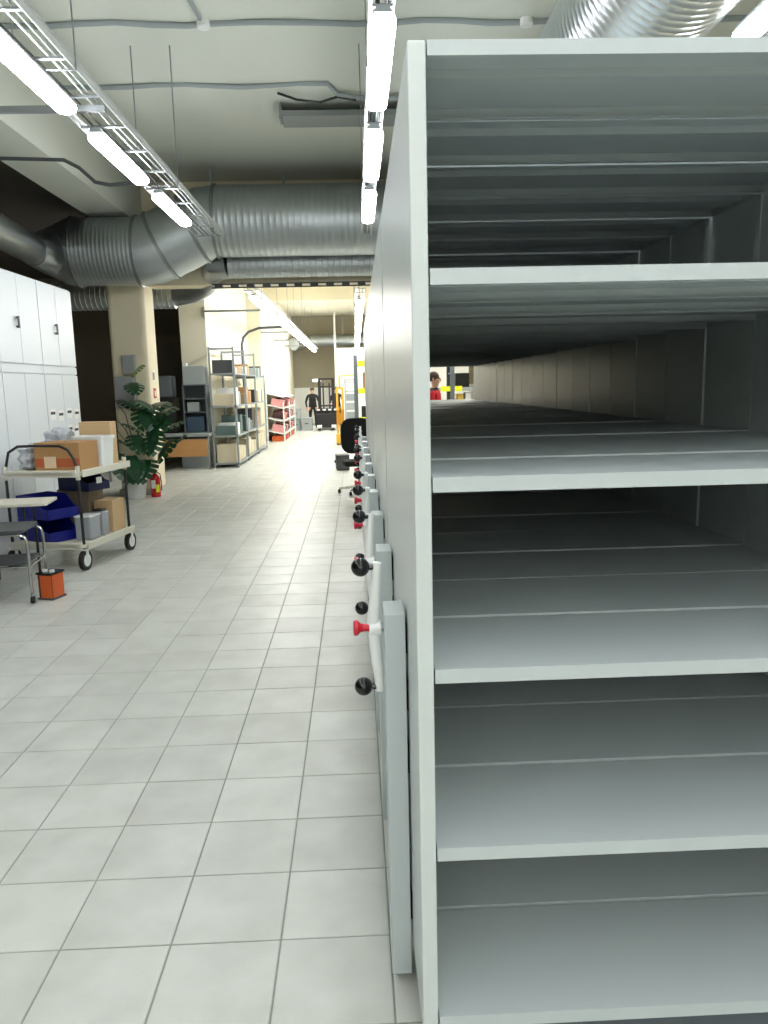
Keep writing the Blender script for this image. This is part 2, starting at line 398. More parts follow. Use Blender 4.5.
MB().tube([(-4.0, 11.9, 3.68), (-4.15, 11.87, 3.68), (-4.35, 11.7, 3.66), (-4.42, 11.3, 3.63)], [.48, .46, .32, .22], 28).build('reducer', DUCT, D, True)
MB().tube([(-4.42, 11.3, 3.63), (-4.2, 9.5, 3.6), (-4.1, 5, 3.58), (-4.1, -5.9, 3.58)], .2, 24).build('branch_pipe', DUCT, D, True)
for p, d, r in (((-1.95, 4.08), (1, 0), .5), ((-2.3, 3.97), (.48, .22), .5), ((-2.78, 3.75), (.48, .22), .5), ((-3.1, 3.68), (1, 0), .485), ((-4.0, 3.68), (1, 0), .485)):
    v = Vector((d[0], 0, d[1])).normalized(); c = Vector((p[0], 11.9, p[1]))
    MB().tube([c-v*.025, c-v*.02, c+v*.02, c+v*.025], [r, r+.022, r+.022, r], 28).build('joint_ring', STEEL, D, True)
for x, z in ((.6, 4.58), (3.2, 4.58), (-2.0, 4.58), (-3.6, 4.16)):
    MB().box(x-.02, x+.02, 11.88, 11.92, z, CZ if x > -3.2 else 4.19).build('hanger_strap', STEEL, D)
D2 = thing('lower_duct', 'smaller spiral duct tucked below and behind the large air duct', 'duct')
duct_run(MB(), (8, 12.45, 3.55), (-1.9, 12.45, 3.55), .2, .006).build('spiral_section', DUCT, D2, True)
MB().tube([(-1.9, 12.45, 3.55), (-2.1, 12.5, 3.53), (-2.5, 13.6, 3.42), (-2.8, 14.2, 3.38), (-3.2, 14.5, 3.36)], .2, 24).build('bend', DUCT, D2, True)
duct_run(MB(), (-3.2, 14.5, 3.36), (-5.5, 14.6, 3.36), .24, .006).build('spiral_section', DUCT, D2, True)
MB().box(3.98, 4.02, 12.44, 12.46, 3.74, CZ).build('hanger_strap', STEEL, D2)
MB().box(-1.02, -.98, 12.44, 12.46, 3.74, CZ).build('hanger_strap', STEEL, D2)
D3 = thing('right_duct', 'shiny spiral air duct running lengthwise above the shelving at top right', 'duct')
duct_run(MB(), (1.83, -5.9, 3.98), (1.83, 11.3, 3.98), .44, .0035, .07, 32).build('spiral_section', mat('bright spiral duct', (205, 212, 216), .28, 1), D3, True)
for y in (1.5, 5.5, 9.5): MB().box(1.81, 1.85, y-.02, y+.02, 4.41, CZ).build('hanger_strap', STEEL, D3)
T = thing('lintel_cable_tray', 'dark perforated cable tray under the cross beam', 'cable tray')
for z in (3.22, 3.275): MB().box(-2.2, 6, 12.6, 12.62, z, z+.018).build('side_rail', GREYP, T)
sl = None
for k in range(14):
    m = MB().box(-.06, .06, 12.6, 12.74, 3.235, 3.275)
    if sl is None: sl = m.build('slat', GREYP, T); o = sl
    else: o = sl.copy(); col.objects.link(o)
    o.location.x = -2.1+k*.25

# ================================================================== MOBILE SHELVING
XL, XI, XR = .118, .154, 1.427
D0, PITCH, UD = 1.60, .778, .764
ZB, ZT = .125, 2.313
LV = [.182, .617, 1.044, 1.467, 1.89]
def make_unit():
    r = thing('mobile_shelving_unit', '-', 'shelving unit', (0, 0, 0))
    MB().box(XL, XI, 0, UD, ZB, ZT).build('side_panel', PANEL, r, bevel=.003)
    p = MB(); p.box(XR, XR+.036, 0, UD/2-.003, ZB, ZT); p.box(XR, XR+.036, UD/2+.003, UD, ZB, ZT); p.build('side_panel', PANEL, r)
    sd = UD/2-.008
    def shelf(lip):
        m = MB(); x0, x1 = XI+.003, XR-.003
        m.box(x0, x1, 0, sd, -.002, 0)
        for y in (0, sd-.002): m.box(x0, x1, y, y+.002, -lip, -.002)
        m.box(x0, x1, .002, .016, -lip, -lip+.002); m.box(x0, x1, sd-.016, sd-.002, -lip, -lip+.002)
        m.box(x0, x1, sd*.36, sd*.64, -.02, -.002)
        m.box(x0, x0+.002, .002, sd-.002, -lip, -.002); m.box(x1-.002, x1, .002, sd-.002, -lip, -.002)
        return m
    s0 = shelf(.032).build('shelf', PAINT, r)
    fs = True
    for z in LV:
        for y in (0, UD/2+.002):
            if fs: o = s0; fs = False
            else: o = s0.copy(); col.objects.link(o)
            o.location = (0, y, z + (.003 if y else 0))
    t0 = shelf(.028).build('top_cover', PAINT, r); t0.location = (0, 0, ZT)
    t1 = t0.copy(); col.objects.link(t1); t1.location = (0, UD/2+.002, ZT)
    b = MB(); b.box(XI, XR, .03, .07, .06, .15); b.box(XI, XR, UD-.07, UD-.03, .06, .15); b.box(XI+.02, XI+.08, .03, UD-.03, .05, .149); b.box(XR-.08, XR-.02, .03, UD-.03, .05, .149)
    b.build('carriage', RACKD, r)
    for x in (.3, 1.28):
        for y in (.14, UD-.14):
            MB().tube([(x-.015, y, .058), (x+.015, y, .058)], .05, 14).build('wheel', STEEL, r, True)
    # drive column
    c = MB().box(.058, .112, .32, .455, .03, 1.074)
    dc = c.build('drive_column', PAINT, r, bevel=.002)
    for z in (.18, .62, .80, .96): MB().box(.108, XL, .345, .43, z, z+.08).build('bracket', DARK, dc)
    # star handle, axis along -x
    hd = bpy.data.objects.new('crank_handle', None); col.objects.link(hd); hd.parent = r; hd.location = (0, .39, 1.02); hd.empty_display_size = .1
    MB().tube([(.066, 0, 0), (.05, 0, 0)], .012, 12).build('shaft', STEEL, hd, True)
    MB().tube([(.051, 0, 0), (.049, 0, 0), (.022, 0, 0), (.019, 0, 0)], [.019, .022, .022, .019], 16).build('hub', WHITEM, hd, True)
    MB().tube([(.019, 0, 0), (.006, 0, 0), (-.004, 0, 0), (-.012, 0, 0), (-.02, 0, 0), (-.023, 0, 0)], [.010, .010, .012, .021, .021, .018], 14).build('lock_knob', RED, hd, True)
    for s_ in (-1, 1):
        MB().tube([(.03, 0, s_*.01), (.034, 0, s_*.06), (.044, 0, s_*.18)], [.017, .016, .012], 10).build('spoke', WHITEM, hd, True)
        bb = MB(); bb.tube([(.034, 0, s_*.168), (.015, 0, s_*.168)], .009, 8); bb.ball((.0, 0, s_*.168), .025, 18, 12); bb.build('ball_knob', BLACKP, hd, True)
    return r, hd
unit0, hd0 = make_unit()
names = ['nearest', 'second', 'third', 'fourth', 'fifth', 'sixth', 'seventh', 'eighth', 'ninth', 'farthest']
rots = [2, -12, 9, 24, -8, 15, 40, -20, 6, 12]
for k in range(10):
    u = unit0 if k == 0 else copy_tree(unit0)
    u.location = (0 if k == 0 else random.uniform(-.0015, .0015), D0+k*PITCH, 0)
    for ch in u.children:
        if ch.name.startswith('crank_handle'): ch.rotation_euler.x = R(rots[k])
    tag(u, ('light grey mobile shelving unit, %s of the row%s' % (names[k], ', empty shelves facing the viewer' if k == 0 else ', crank handle on its drive column')), 'shelving unit', 'mobile shelving units in a closed row')
for x, l in ((.3, 'steel floor rail under the shelving row near its drive columns'), (1.28, 'steel floor rail under the far side of the shelving row')):
    tag(MB().box(x-.02, x+.02, 1.5, 9.6, 0, .008).build('floor_rail', STEEL), l, 'rail')

# ================================================================== WHITE CABINETS
def cabinet(y0, label):
    W = 1.02; r = thing('storage_cabinet', label, 'cabinet', (-3.42, y0, 0), 0, 'white cabinets along the left')
    MB().box(-.6, -.02, 0, W, 0, 2.88).build('body', CABW, r, bevel=.004)
    for (z0, z1) in ((.06, 1.86), (1.97, 2.86)):
        for k in range(2):
            a = .004+k*(W/2); b = W/2-.004+k*(W/2)
            d = MB().box(-.018, 0, a, b, z0, z1).build('door', CABW, r, bevel=.003)
            hz = 2.38 if z0 > 1 else 1.3
            if k == 0 and z0 > 1:
                h = MB(); h.box(0, .028, b-.085, b-.06, hz-.055, hz-.035); h.box(0, .028, b-.085, b-.06, hz+.035, hz+.055); h.box(.02, .03, b-.09, b-.055, hz-.06, hz+.06)
                h.build('handle', GREYP if z0 > 1 else GREYL, d)
            if z0 < 1 and y0 > 8:
                for q, (yy, zz) in enumerate(((.12, 1.42), (.36, 1.40), (.1, 1.22), (.3, 1.2))):
                    st = MB(); st.box(.0005, .0015, a+yy-.06, a+yy+.09, zz-.06, zz+.06)
                    st = st.build('paper_label', PAPER, d)
                    m = MB(); m.box(.0015, .002, a+yy-.05, a+yy+.08, zz+.0, zz+.03); m.build('label_print', INK, d)
    MB().box(-.02, -.005, 0, W, 1.875, 1.955).build('middle_rail', CABW, r)
    return r
cabinet(8.76, 'tall white two tier cabinet, the one farthest from the viewer with paper labels')
cabinet(7.73, 'tall white two tier cabinet, middle one cut by the picture edge')
cabinet(6.70, 'tall white two tier cabinet, hidden behind the loaded trolley')

# ================================================================== TROLLEY
CR = math.atan2(-.17, .9)      # turn of the trolley
def cart_pt(x, y, z): return Vector((-2.59, 7.18, 0)) + Matrix.Rotation(CR, 3, 'Z') @ Vector((x, y, z))
cart = thing('service_trolley', 'two tier cream trolley on casters loaded with boxes and blue bins', 'trolley', (-2.59, 7.18, 0), CR)
def rrect(x0, x1, y0, y1, r):
    p = []
    for cx, cy, a in ((x1-r, y0+r, -90), (x1-r, y1-r, 0), (x0+r, y1-r, 90), (x0+r, y0+r, 180)): p += arc(cx, cy, r, R(a), R(a+90), 4)
    return p
def trayshape(z):
    m = MB(); P = rrect(-.77, .04, -.03, .95, .07)
    m.prism(P, z-.03, z); return m
trayshape(.93).build('top_tray', SHELFCREAM, cart); trayshape(.25).build('bottom_deck', SHELFCREAM, cart)
for (x0, x1, y0, y1, z) in ((-.77, .04, -.03, -.005, .93), (-.77, .04, .925, .95, .93), (.02, .04, -.005, .925, .93), (-.77, .04, -.03, -.005, .25), (.02, .04, -.005, .925, .25)):
    MB().box(x0+.04, x1-(.04 if x1-x0 > .1 else 0), y0, y1, z-.045, z+.022).build('tray_edge', SHELFCREAM, cart, bevel=.006)
for x, y in ((0, .01), (0, .91), (-.73, .01), (-.73, .91)):
    p = MB().tube([(x, y, .2), (x, y, .97)], .014, 10).build('post', BLACKM, cart, True)
    MB().tube([(x, y, .86), (x, y, .99)], .022, 10).build('post_collar', SHELFCREAM, p, True)
    c = bpy.data.objects.new('caster', None); col.objects.link(c); c.parent = cart; c.location = (x-.01, y+.02, 0); c.empty_display_size = .1
    MB().tube([(-.02, 0, .095), (.02, 0, .095)], .095, 18).build('wheel', DARK, c, True)
    MB().tube([(-.023, 0, .095), (.023, 0, .095)], .06, 14).build('hub_disc', WHITEP, c, True)
    f = MB(); f.box(-.03, .03, -.035, .035, .19, .205); f.box(.024, .03, -.02, .02, .09, .2); f.box(-.03, -.024, -.02, .02, .09, .2); f.build('fork', WHITEP, c)
MB().tube([(0, .01, .95), (-.03, .01, 1.06), (-.08, .01, 1.14), (-.16, .01, 1.175), (-.4, .01, 1.18), (-.58, .01, 1.175), (-.68, .01, 1.12), (-.73, .01, .95)], .013, 10).build('handle_rail', BLACKM, cart, True)
MB().tube([(0, .91, .95), (0, .91, 1.02)], .013, 10).build('handle_stub', BLACKM, cart, True)
def carton(name, x, y, z, sx, sy, sz, m, label, cat='box', rz=0, tape=None, open_=False):
    p = cart_pt(x, y, z); t = thing(name, label, cat, p, CR+rz)
    MB().cbox(0, 0, sz/2, sx, sy, sz).build('body', m, t, bevel=.004)
    if tape: MB().cbox(0, -sy/2-.001, sz*.3, sx*.98, .002, sz*.3).build('print_band', tape, t)
    return t
c = carton('cardboard_box', -.25, .27, .931, .46, .34, .27, CARD, 'brown cardboard box with white label on the trolley top', tape=mat('red box print', (176, 92, 52), .8))
MB().box(-.13, -.01, -.174, -.172, .03, .14).build('paper_label', mat('cream label', (222, 196, 164), .8), c)
MB().box(-.232, .232, -.03, .03, .27, .271).build('packing_tape', CARDD, c)
carton('cardboard_box', -.22, .83, .931, .34, .13, .43, CARD2, 'pale cardboard box rising behind the white tub on the trolley')
# white tub
tb = thing('plastic_tub', 'white plastic tub with flared rim on the trolley top', 'tub', cart_pt(-.16, .61, .931), CR)
m = MB()
for (z, k) in ((0, .88), (.27, 1.0), (.27, 1.06), (.3, 1.07), (.3, 1.0), (.28, .97), (.01, .85)):
    b = len(m.v); m.v += [(x*k, y*k, z) for x, y in rrect(-.17, .17, -.12, .12, .03)]
n = 20
for i in range(6):
    for k in range(n): m.f.append((i*n+k, i*n+(k+1) % n, (i+1)*n+(k+1) % n, (i+1)*n+k)); m.mi.append(0)
m.f.append(tuple(reversed(range(n)))); m.f.append(tuple(6*n+k for k in range(n))); m.mi += [0, 0]
m.build('body', WHITEP, tb, True)
MB().cbox(0, -.125, .14, .1, .002, .07).build('paper_label', PAPER, tb)
# plastic film bundles (lumpy)
def lump(name, x, y, z, sx, sy, sz, m, label, cat, seed):
    rnd = random.Random(seed); bm = bmesh.new(); bmesh.ops.create_icosphere(bm, subdivisions=3, radius=1)
    for v in bm.verts:
        d = 1+.18*math.sin(v.co.x*7+seed)*math.cos(v.co.y*6)+.1*math.sin(v.co.z*11+seed*2)
        c = v.co
        q = [math.copysign(abs(t)**.6, t) for t in c]
        v.co = Vector((q[0]*sx*d, q[1]*sy*d, max(-1, q[2])*sz*(d if c.z > -.3 else 1)))
    zmin = min(v.co.z for v in bm.verts)
    for v in bm.verts: v.co.z -= zmin
    me = bpy.data.meshes.new(name); bm.to_mesh(me); bm.free(); me.materials.append(m)
    o = bpy.data.objects.new(name, me); col.objects.link(o); o.location = cart_pt(x, y, z); o.rotation_euler.z = CR
    return tag(o, label, cat)
lump('plastic_bag', -.61, .27, .931, .08, .16, .12, FILM, 'grey plastic bag of parts on the trolley top near the handle', 'bag', 1)
lump('plastic_bag', -.57, .72, .931, .12, .14, .19, FILM, 'pale plastic wrapped bundle at the back of the trolley top', 'bag', 4)
# blue bins, open fronted
def bin_(x, y, z, rz, m, label, s=1.0, rx=0):
    t = thing('storage_bin', label, 'bin', cart_pt(x, y, z), CR+rz, 'blue bins on the trolley'); t.rotation_euler.x = rx
    W, L, H = .3*s, .42*s, .19*s; q = MB()
    Ms = Matrix(((0, 0, 1, 0), (1, 0, 0, 0), (0, 1, 0, 0), (0, 0, 0, 1)))
    prof = [(-L/2, 0), (L/2, 0), (L/2, H), (-L/2+.16*s, H), (-L/2+.06*s, H*.5), (-L/2, H*.45)]
    for sx in (-W/2, W/2-.006): MB().prism(prof, sx, sx+.006, Ms).build('side_wall', m, t)
    MB().box(-W/2, W/2, -L/2, L/2, 0, .006).build('base', m, t)
    MB().box(-W/2, W/2, L/2-.006, L/2, 0, H).build('back_wall', m, t)
    MB().box(-W/2, W/2, -L/2, -L/2+.006, 0, H*.45).build('front_lip', m, t)
    return t
bin_(-.5, .27, .251, R(66), BLUE, 'royal blue open fronted bin at the bottom of the stack on the lower deck', 1.14)
bin_(-.5, .27, .47, R(66), BLUE, 'royal blue open fronted bin stacked second on the lower deck', 1.14)
bin_(-.3, .62, .692, R(75), NAVY, 'dark blue bin tucked just under the trolley top', .95)
MB().cbox(.0, -.2, .1, .07, .006, .06).build('paper_label', PAPER, bpy.data.objects['storage_bin.002'])
cb_ = thing('clear_container', 'translucent plastic container on the lower trolley deck', 'container', cart_pt(-.11, .3, .251), CR)
MB().cbox(0, 0, .11, .16, .2, .22).build('body', CLEARP, cb_, bevel=.012); MB().cbox(0, 0, .228, .17, .21, .016).build('lid', WHITEP, cb_, bevel=.004)
cb_ = thing('clear_container', 'second translucent container beside the tall carton on the lower deck', 'container', cart_pt(-.09, .5, .251), CR)
MB().cbox(0, 0, .12, .13, .13, .24).build('body', CLEARP, cb_, bevel=.012); MB().cbox(0, 0, .25, .1, .1, .02).build('lid', BLACKP, cb_, bevel=.004)
carton('cardboard_box', -.12, .76, .251, .2, .26, .32, CARD2, 'tan carton standing at the far corner of the lower trolley deck')
carton('cardboard_box', -.42, .74, .251, .34, .3, .44, CARDD, 'large grey brown carton filling the back of the lower deck')
# chrome framed stool trolley and small table
ch = thing('tube_frame_stool', 'low chrome tube frame stool on casters in the left corner', 'stool', (-2.63, 6.08, 0), R(6))
for x in (0, -.5):
    for y in (0, .42):
        MB().tube([(x, y, .02), (x, y, .09)], .012, 8).build('caster_stem', STEEL, ch)
        MB().tube([(x-.012, y, .03), (x+.012, y, .03)], .03, 12).build('caster_wheel', DARK, ch, True)
for y in (0, .42):
    MB().tube([(0, y, .08), (.0, y, .49), (-.015, y, .54), (-.06, y, .56), (-.44, y, .56), (-.485, y, .54), (-.5, y, .49), (-.5, y, .08)], .012, 8).build('leg_frame', CHROME, ch, True)
    MB().tube([(0, y, .3), (-.5, y, .3)], .009, 8).build('stretcher', CHROME, ch, True)
for x in (0, -.5): MB().tube([(x, 0, .3), (x, .42, .3)], .009, 8).build('stretcher', CHROME, ch, True)
MB().prism(rrect(-.47, -.03, -.03, .45, .06), .572, .6).build('seat', GREYP, ch, bevel=.006)
MB().box(-.46, -.04, .02, .4, .31, .33).build('lower_shelf', GREYP, ch)
tt = thing('small_table', 'pale topped small table cut by the left picture edge', 'table', (-2.68, 6.64, 0), R(8))
MB().prism(rrect(-.6, 0, -.0, .42, .03), .705, .73).build('table_top', SHELFCREAM, tt, bevel=.004)
for x in (-.2, -.55):
    for y in (.05, .37): MB().tube([(x, y, 0), (x, y, .71)], .012, 8).build('leg', BLACKM, tt, True)
og = thing('orange_battery_case', 'small orange sided case with black rim on the floor by the stool', 'case', (-2.54, 6.24, 0), R(-18))
MB().cbox(0, 0, .11, .13, .15, .2).build('body', ORANGED, og, bevel=.006)
MB().cbox(.012, -.0755, .11, .105, .004, .185).build('front_plate', ORANGE, og); MB().cbox(.0665, 0, .11, .004, .13, .185).build('side_plate', ORANGE, og)
MB().cbox(0, 0, .008, .15, .17, .016).build('foot', GREYP, og, bevel=.004); MB().cbox(0, 0, .215, .15, .17, .016).build('rim', BLACKP, og, bevel=.004)
for x in (-.03, .035): MB().tube([(x, -.02, .223), (x, -.02, .24)], .022, 12).build('cap', WHITEP, og, True)

# ================================================================== PLANT, EXTINGUISHER, COLUMN BOXES
def leaf_mesh():
    m = MB(); N = 5
    def w(t): return .55*(math.sin(math.pi*min(1., .12+.88*t)**.8)**.75 if t < .999 else .0)
    def P(s_, t, u):
        return (s_*w(t)*u, t + .10*u - .16*(1-t)*u, -.16*u*u + .07*u - .22*t*t)
    for s_ in (-1, 1):
        for i in range(N):
            t0, t1 = i/N, (i+1)/N; te = t0+.8*(t1-t0)
            for u0, u1, ta in ((0, .46, t1), (.46, 1., te)):
                q = [P(s_, t0, u0), P(s_, ta, u0), P(s_, ta, u1), P(s_, t0 if u1 < 1 else t0+.02, u1)]
                m.quad(q if s_ < 0 else q[::-1])
    return m
pl = thing('potted_plant', 'large monstera plant in a white pot before the beige column', 'plant', (-3.5, 12.13, 0))
m = MB(); m.tube([(0, 0, 0), (0, 0, .02), (0, 0, .29), (0, 0, .33), (0, 0, .335), (0, 0, .31)], [.15, .155, .185, .195, .18, .175], 24); m.build('pot', WHITEP, pl, True)
MB().tube([(0, 0, .3), (0, 0, .318)], [.17, .165], 20).build('soil', SOIL, pl)
lm = leaf_mesh().build('leaf', LEAF, pl, True); fl_ = True
LV_ = []
def lp(px, py, y): return Vector((-3.366+.0152*(px-135)-.00104*(py-380)+3.5, y-12.13, 1.828-.0155*(py-380)))
spec = [(137, 386, 11.95, .24, 20, 60), (128, 402, 12.1, .26, 150, 55), (146, 402, 11.95, .30, 60, 50), (157, 404, 12.05, .34, -20, 45), (166, 410, 11.9, .34, -50, 50), (150, 414, 11.85, .36, 10, 70), (160, 424, 11.85, .36, -30, 70), (172, 424, 12.0, .34, -70, 50),
        (178, 440, 11.95, .32, -80, 65), (168, 446, 11.85, .34, -50, 75), (157, 440, 11.8, .3, -10, 80), (132, 426, 12.2, .3, 120, 55), (124, 440, 12.1, .32, 110, 60), (126, 456, 11.95, .36, 80, 70), (137, 462, 11.82, .36, 20, 75), (147, 466, 11.85, .34, -15, 75), (131, 466, 11.8, .32, 40, 80), (141, 468, 11.8, .28, 0, 80), (141, 440, 11.95, .3, 30, 70)]
for px, py, y, s_, az, tilt in spec:
    o = lm if fl_ else lm.copy()
    if not fl_: col.objects.link(o)
    fl_ = False
    c = lp(px, py, y)
    # the leaf axis points away from the stem and downwards, the blade faces the light
    M = Matrix.Rotation(R(az-180), 4, 'Z') @ Matrix.Rotation(R(-tilt+35), 4, 'X')
    o.matrix_local = Matrix.Translation(c) @ M @ Matrix.Diagonal((s_*1.2, s_*1.2, s_*1.2, 1)) @ Matrix.Translation((0, -.45, 0))
    base = o.matrix_local @ Vector((0, 0, 0))
    root = Vector((.02*math.sin(px), .02*math.cos(py), .32)); mid = root.lerp(base, .55) + Vector((0, .06, .12))
    MB().tube([root, root.lerp(mid, .6)+Vector((0, .03, .03)), mid, base], [.013, .011, .009, .006], 6).build('petiole', STEM, pl, True)
c = lp(138, 370, 12.0)
yl = lm.copy(); yl.data = lm.data.copy(); yl.data.materials[0] = LEAFY; col.objects.link(yl)
yl.matrix_local = Matrix.Translation(c) @ Matrix.Rotation(R(70), 4, 'Z') @ Matrix.Rotation(R(-30), 4, 'X') @ Matrix.Diagonal((.16, .26, .2, 1)) @ Matrix.Translation((0, -.5, 0))
yl['label'] = 'yellow green young leaf'
MB().tube([(.0, 0, .32), (.1, .04, .9), (.15, .02, 1.5), tuple(yl.matrix_local @ Vector((0, 0, 0)))], [.014, .012, .009, .006], 6).build('petiole', LEAFY, pl, True)
for (px, py) in ((112, 395), (110, 410), (112, 422)):
    MB().tube([lp(134, 450, 12.15), lp(125, py+18, 12.1), lp(px, py, 12.05)], [.008, .007, .004], 6).build('aerial_root', STEM, pl, True)
fe = thing('fire_extinguisher', 'red fire extinguisher standing beside the white plant pot', 'fire extinguisher', (-3.2, 12.22, 0))
MB().tube([(0, 0, 0), (0, 0, .01), (0, 0, .3), (0, 0, .34), (0, 0, .37)], [.07, .075, .075, .055, .025], 18).build('cylinder', EXTRED, fe, True)
MB().tube([(0, 0, .37), (0, 0, .41)], .022, 10).build('valve', STEEL, fe, True)
h = MB(); h.box(-.015, .015, -.09, .02, .41, .425); h.build('lever', BLACKP, fe)
MB().tube([(.03, 0, .39), (.08, 0, .36), (.092, 0, .25), (.09, 0, .1)], .009, 8).build('hose', BLACKP, fe, True)
def shell(r, a0, a1, z0, z1):
    m = MB()
    for i in range(6):
        a, b = R(a0+(a1-a0)*i/6), R(a0+(a1-a0)*(i+1)/6)
        m.quad([(r*math.cos(a), r*math.sin(a), z0), (r*math.cos(b), r*math.sin(b), z0), (r*math.cos(b), r*math.sin(b), z1), (r*math.cos(a), r*math.sin(a), z1)])
    return m
shell(.0765, -130, -75, .14, .27).build('white_label', PAPER, fe); shell(.0765, -72, -30, .08, .2).build('yellow_label', BRIGHTY, fe)
eb = thing('electrical_box', 'upper grey electrical box on the beige column', 'electrical box', (-3.53, 12.475, 1.9))
MB().box(-.1, .1, -.1, 0, .02, .32).build('body', SKYGREY, eb, bevel=.006); MB().box(-.09, .09, -.106, -.1, .03, .31).build('cover', SKYGREY, eb, bevel=.003)
eb = thing('electrical_box', 'larger grey electrical cabinet on the column behind the plant', 'electrical box', (-3.61, 12.475, 1.4))
MB().box(-.15, .15, -.12, 0, 0, .49).build('body', SKYGREY, eb, bevel=.006); MB().box(-.14, .14, -.127, -.12, .01, .48).build('cover', SKYGREY, eb, bevel=.003)
sg = thing('fire_sign', 'small red fire sign on the side of the beige column', 'sign', (-3.249, 12.77, 1.62))
MB().box(0, .004, -.08, .08, -.08, .08).build('plate', EXTRED, sg); MB().box(.004, .005, -.02, .025, -.05, .04).build('symbol', PAPER, sg)
sg = thing('wall_notice', 'small grey notice above the red sign on the column', 'sign', (-3.249, 12.76, 1.9))
MB().box(0, .004, -.06, .06, -.09, .09).build('plate', PAPER, sg); MB().box(.004, .005, -.045, .045, -.07, .05).build('print', GREYP, sg)

# ================================================================== DESK AREA
dk = thing('work_desk', 'grey topped desk with beech front panel beside the metal rack', 'desk', (-3.06, 16.2, 0))
MB().box(-1.7, 0, 0, .75, .70, .76).build('desk_top', GREYL, dk, bevel=.005)
MB().box(-1.65, -.06, .03, .05, .28, .64).build('front_panel', WOOD, dk)
for x in (-.05, -1.65):
    for y in (.06, .7): MB().box(x-.02, x+.02, y-.02, y+.02, 0, .70).build('leg', RACKG, dk)
MB().box(-1.65, -.05, .02, .03, .65, .69).build('apron', BLACKM, dk)
ds = thing('desk_shelf', 'dark shelving standing on the desk with grey case on top', 'shelf', (-3.62, 16.45, .761))
for x in (0, .47): MB().box(x, x+.025, 0, .4, 0, 1.0).build('side_board', RACKD, ds)
for z in (0, .42, .7, .98): MB().box(.025, .47, 0, .4, z, z+.02).build('shelf_board', RACKD, ds)
MB().box(.025, .47, .38, .4, .02, .98).build('back_board', RACKD, ds)
tag(MB().box(-3.6, -3.14, 16.47, 16.85, 1.763, 2.15).build('grey_case', GREYL, bevel=.01), 'light grey case on top of the dark desk shelving', 'case')
tag(MB().box(-3.58, -3.2, 16.5, 16.8, .783, 1.1).build('blue_grey_box', mat('blue grey box', (54, 76, 96), .5), bevel=.01), 'blue grey box low in the dark desk shelving', 'box')
tag(MB().box(-3.55, -3.3, 16.5, 16.8, 1.202, 1.4).build('white_box', GREYL, bevel=.01), 'pale box in the middle of the dark desk shelving', 'box')
tag(MB().box(-3.62, -3.52, 16.6, 16.7, 2.151, 2.22).build('white_cup', WHITEP, bevel=.02), 'small white item on top of the grey case', 'cup')
tag(MB().box(-3.45, -3.36, 16.56, 16.63, 0, .28).build('low_carton', GREYL), 'pale carton on the floor under the desk', 'carton') if False else None
tag(MB().box(-3.75, -3.2, 16.6, 16.9, 0, .3).build('low_carton', GREYL, bevel=.005), 'grey carton on the floor beneath the desk', 'carton')
mn = thing('dark_machine', 'dark machine standing on the desk in the unlit bay', 'machine', (-4.3, 16.5, .761))
MB().box(-.4, .5, 0, .45, 0, .75).build('body', BLACKM, mn, bevel=.02); MB().box(-.35, .45, .0, .45, .75, 1.2).build('hood', RACKD, mn, bevel=.03); MB().box(-.05, .3, -.006, 0, .62, .64).build('light_strip', WHITEP, mn)
tbb = thing('bay_table', 'table in the dark bay glimpsed between the cabinets and column', 'table', (-5.1, 13.8, 0))
MB().box(-.7, .55, 0, .7, .78, .82).build('table_top', GREYL, tbb)
for x in (-.65, .5):
    for y in (.05, .65): MB().box(x-.02, x+.02, y-.02, y+.02, 0, .78).build('leg', RACKG, tbb)
tag(MB().box(-5.5, -5.0, 13.95, 14.35, .821, 1.15).build('dark_box', GREEN, bevel=.01), 'dark green box on the table in the dark bay', 'box')

# ================================================================== METAL RACKS ALONG THE LEFT WALL
def rack(name, label, loc, Lx, Ly, H, levels, m, cat='rack', group=None, shelfm=None, cross=True):
    r = thing(name, label, cat, loc, 0, group)
    for x in (0, Lx):
        for y in (0, Ly): MB().box(x-.02, x+.02, y-.02, y+.02, 0, H).build('post', m, r)
    for z in levels: MB().box(-.02, Lx+.02, -.02, Ly+.02, z-.03, z).build('shelf', shelfm or m, r)
    if cross:
        for y in (0, Ly):
            MB().box(0, Lx, y-.01, y+.01, H-.06, H-.02).build('end_brace', m, r)
        MB().box(-.012, .012, 0, Ly, H-.06, H-.02).build('top_brace', m, r)
    return r
rackdat = [(16.5, 1.55, 2.53, (.1, .68, 1.31, 1.99), 'nearest'), (18.1, 1.75, 2.53, (.1, .68, 1.31, 1.99), 'middle'), (19.9, 1.95, 2.02, (.1, .68, 1.31, 1.95), 'farthest')]
ORD = ['first', 'second', 'third', 'fourth', 'fifth', 'sixth', 'seventh', 'eighth', 'ninth', 'tenth']
pal = [BEIGEB, BEIGEB, GREYL, GREEN, CARD2, WHITEP, GREYP, CARD]
rb = random.Random(5)
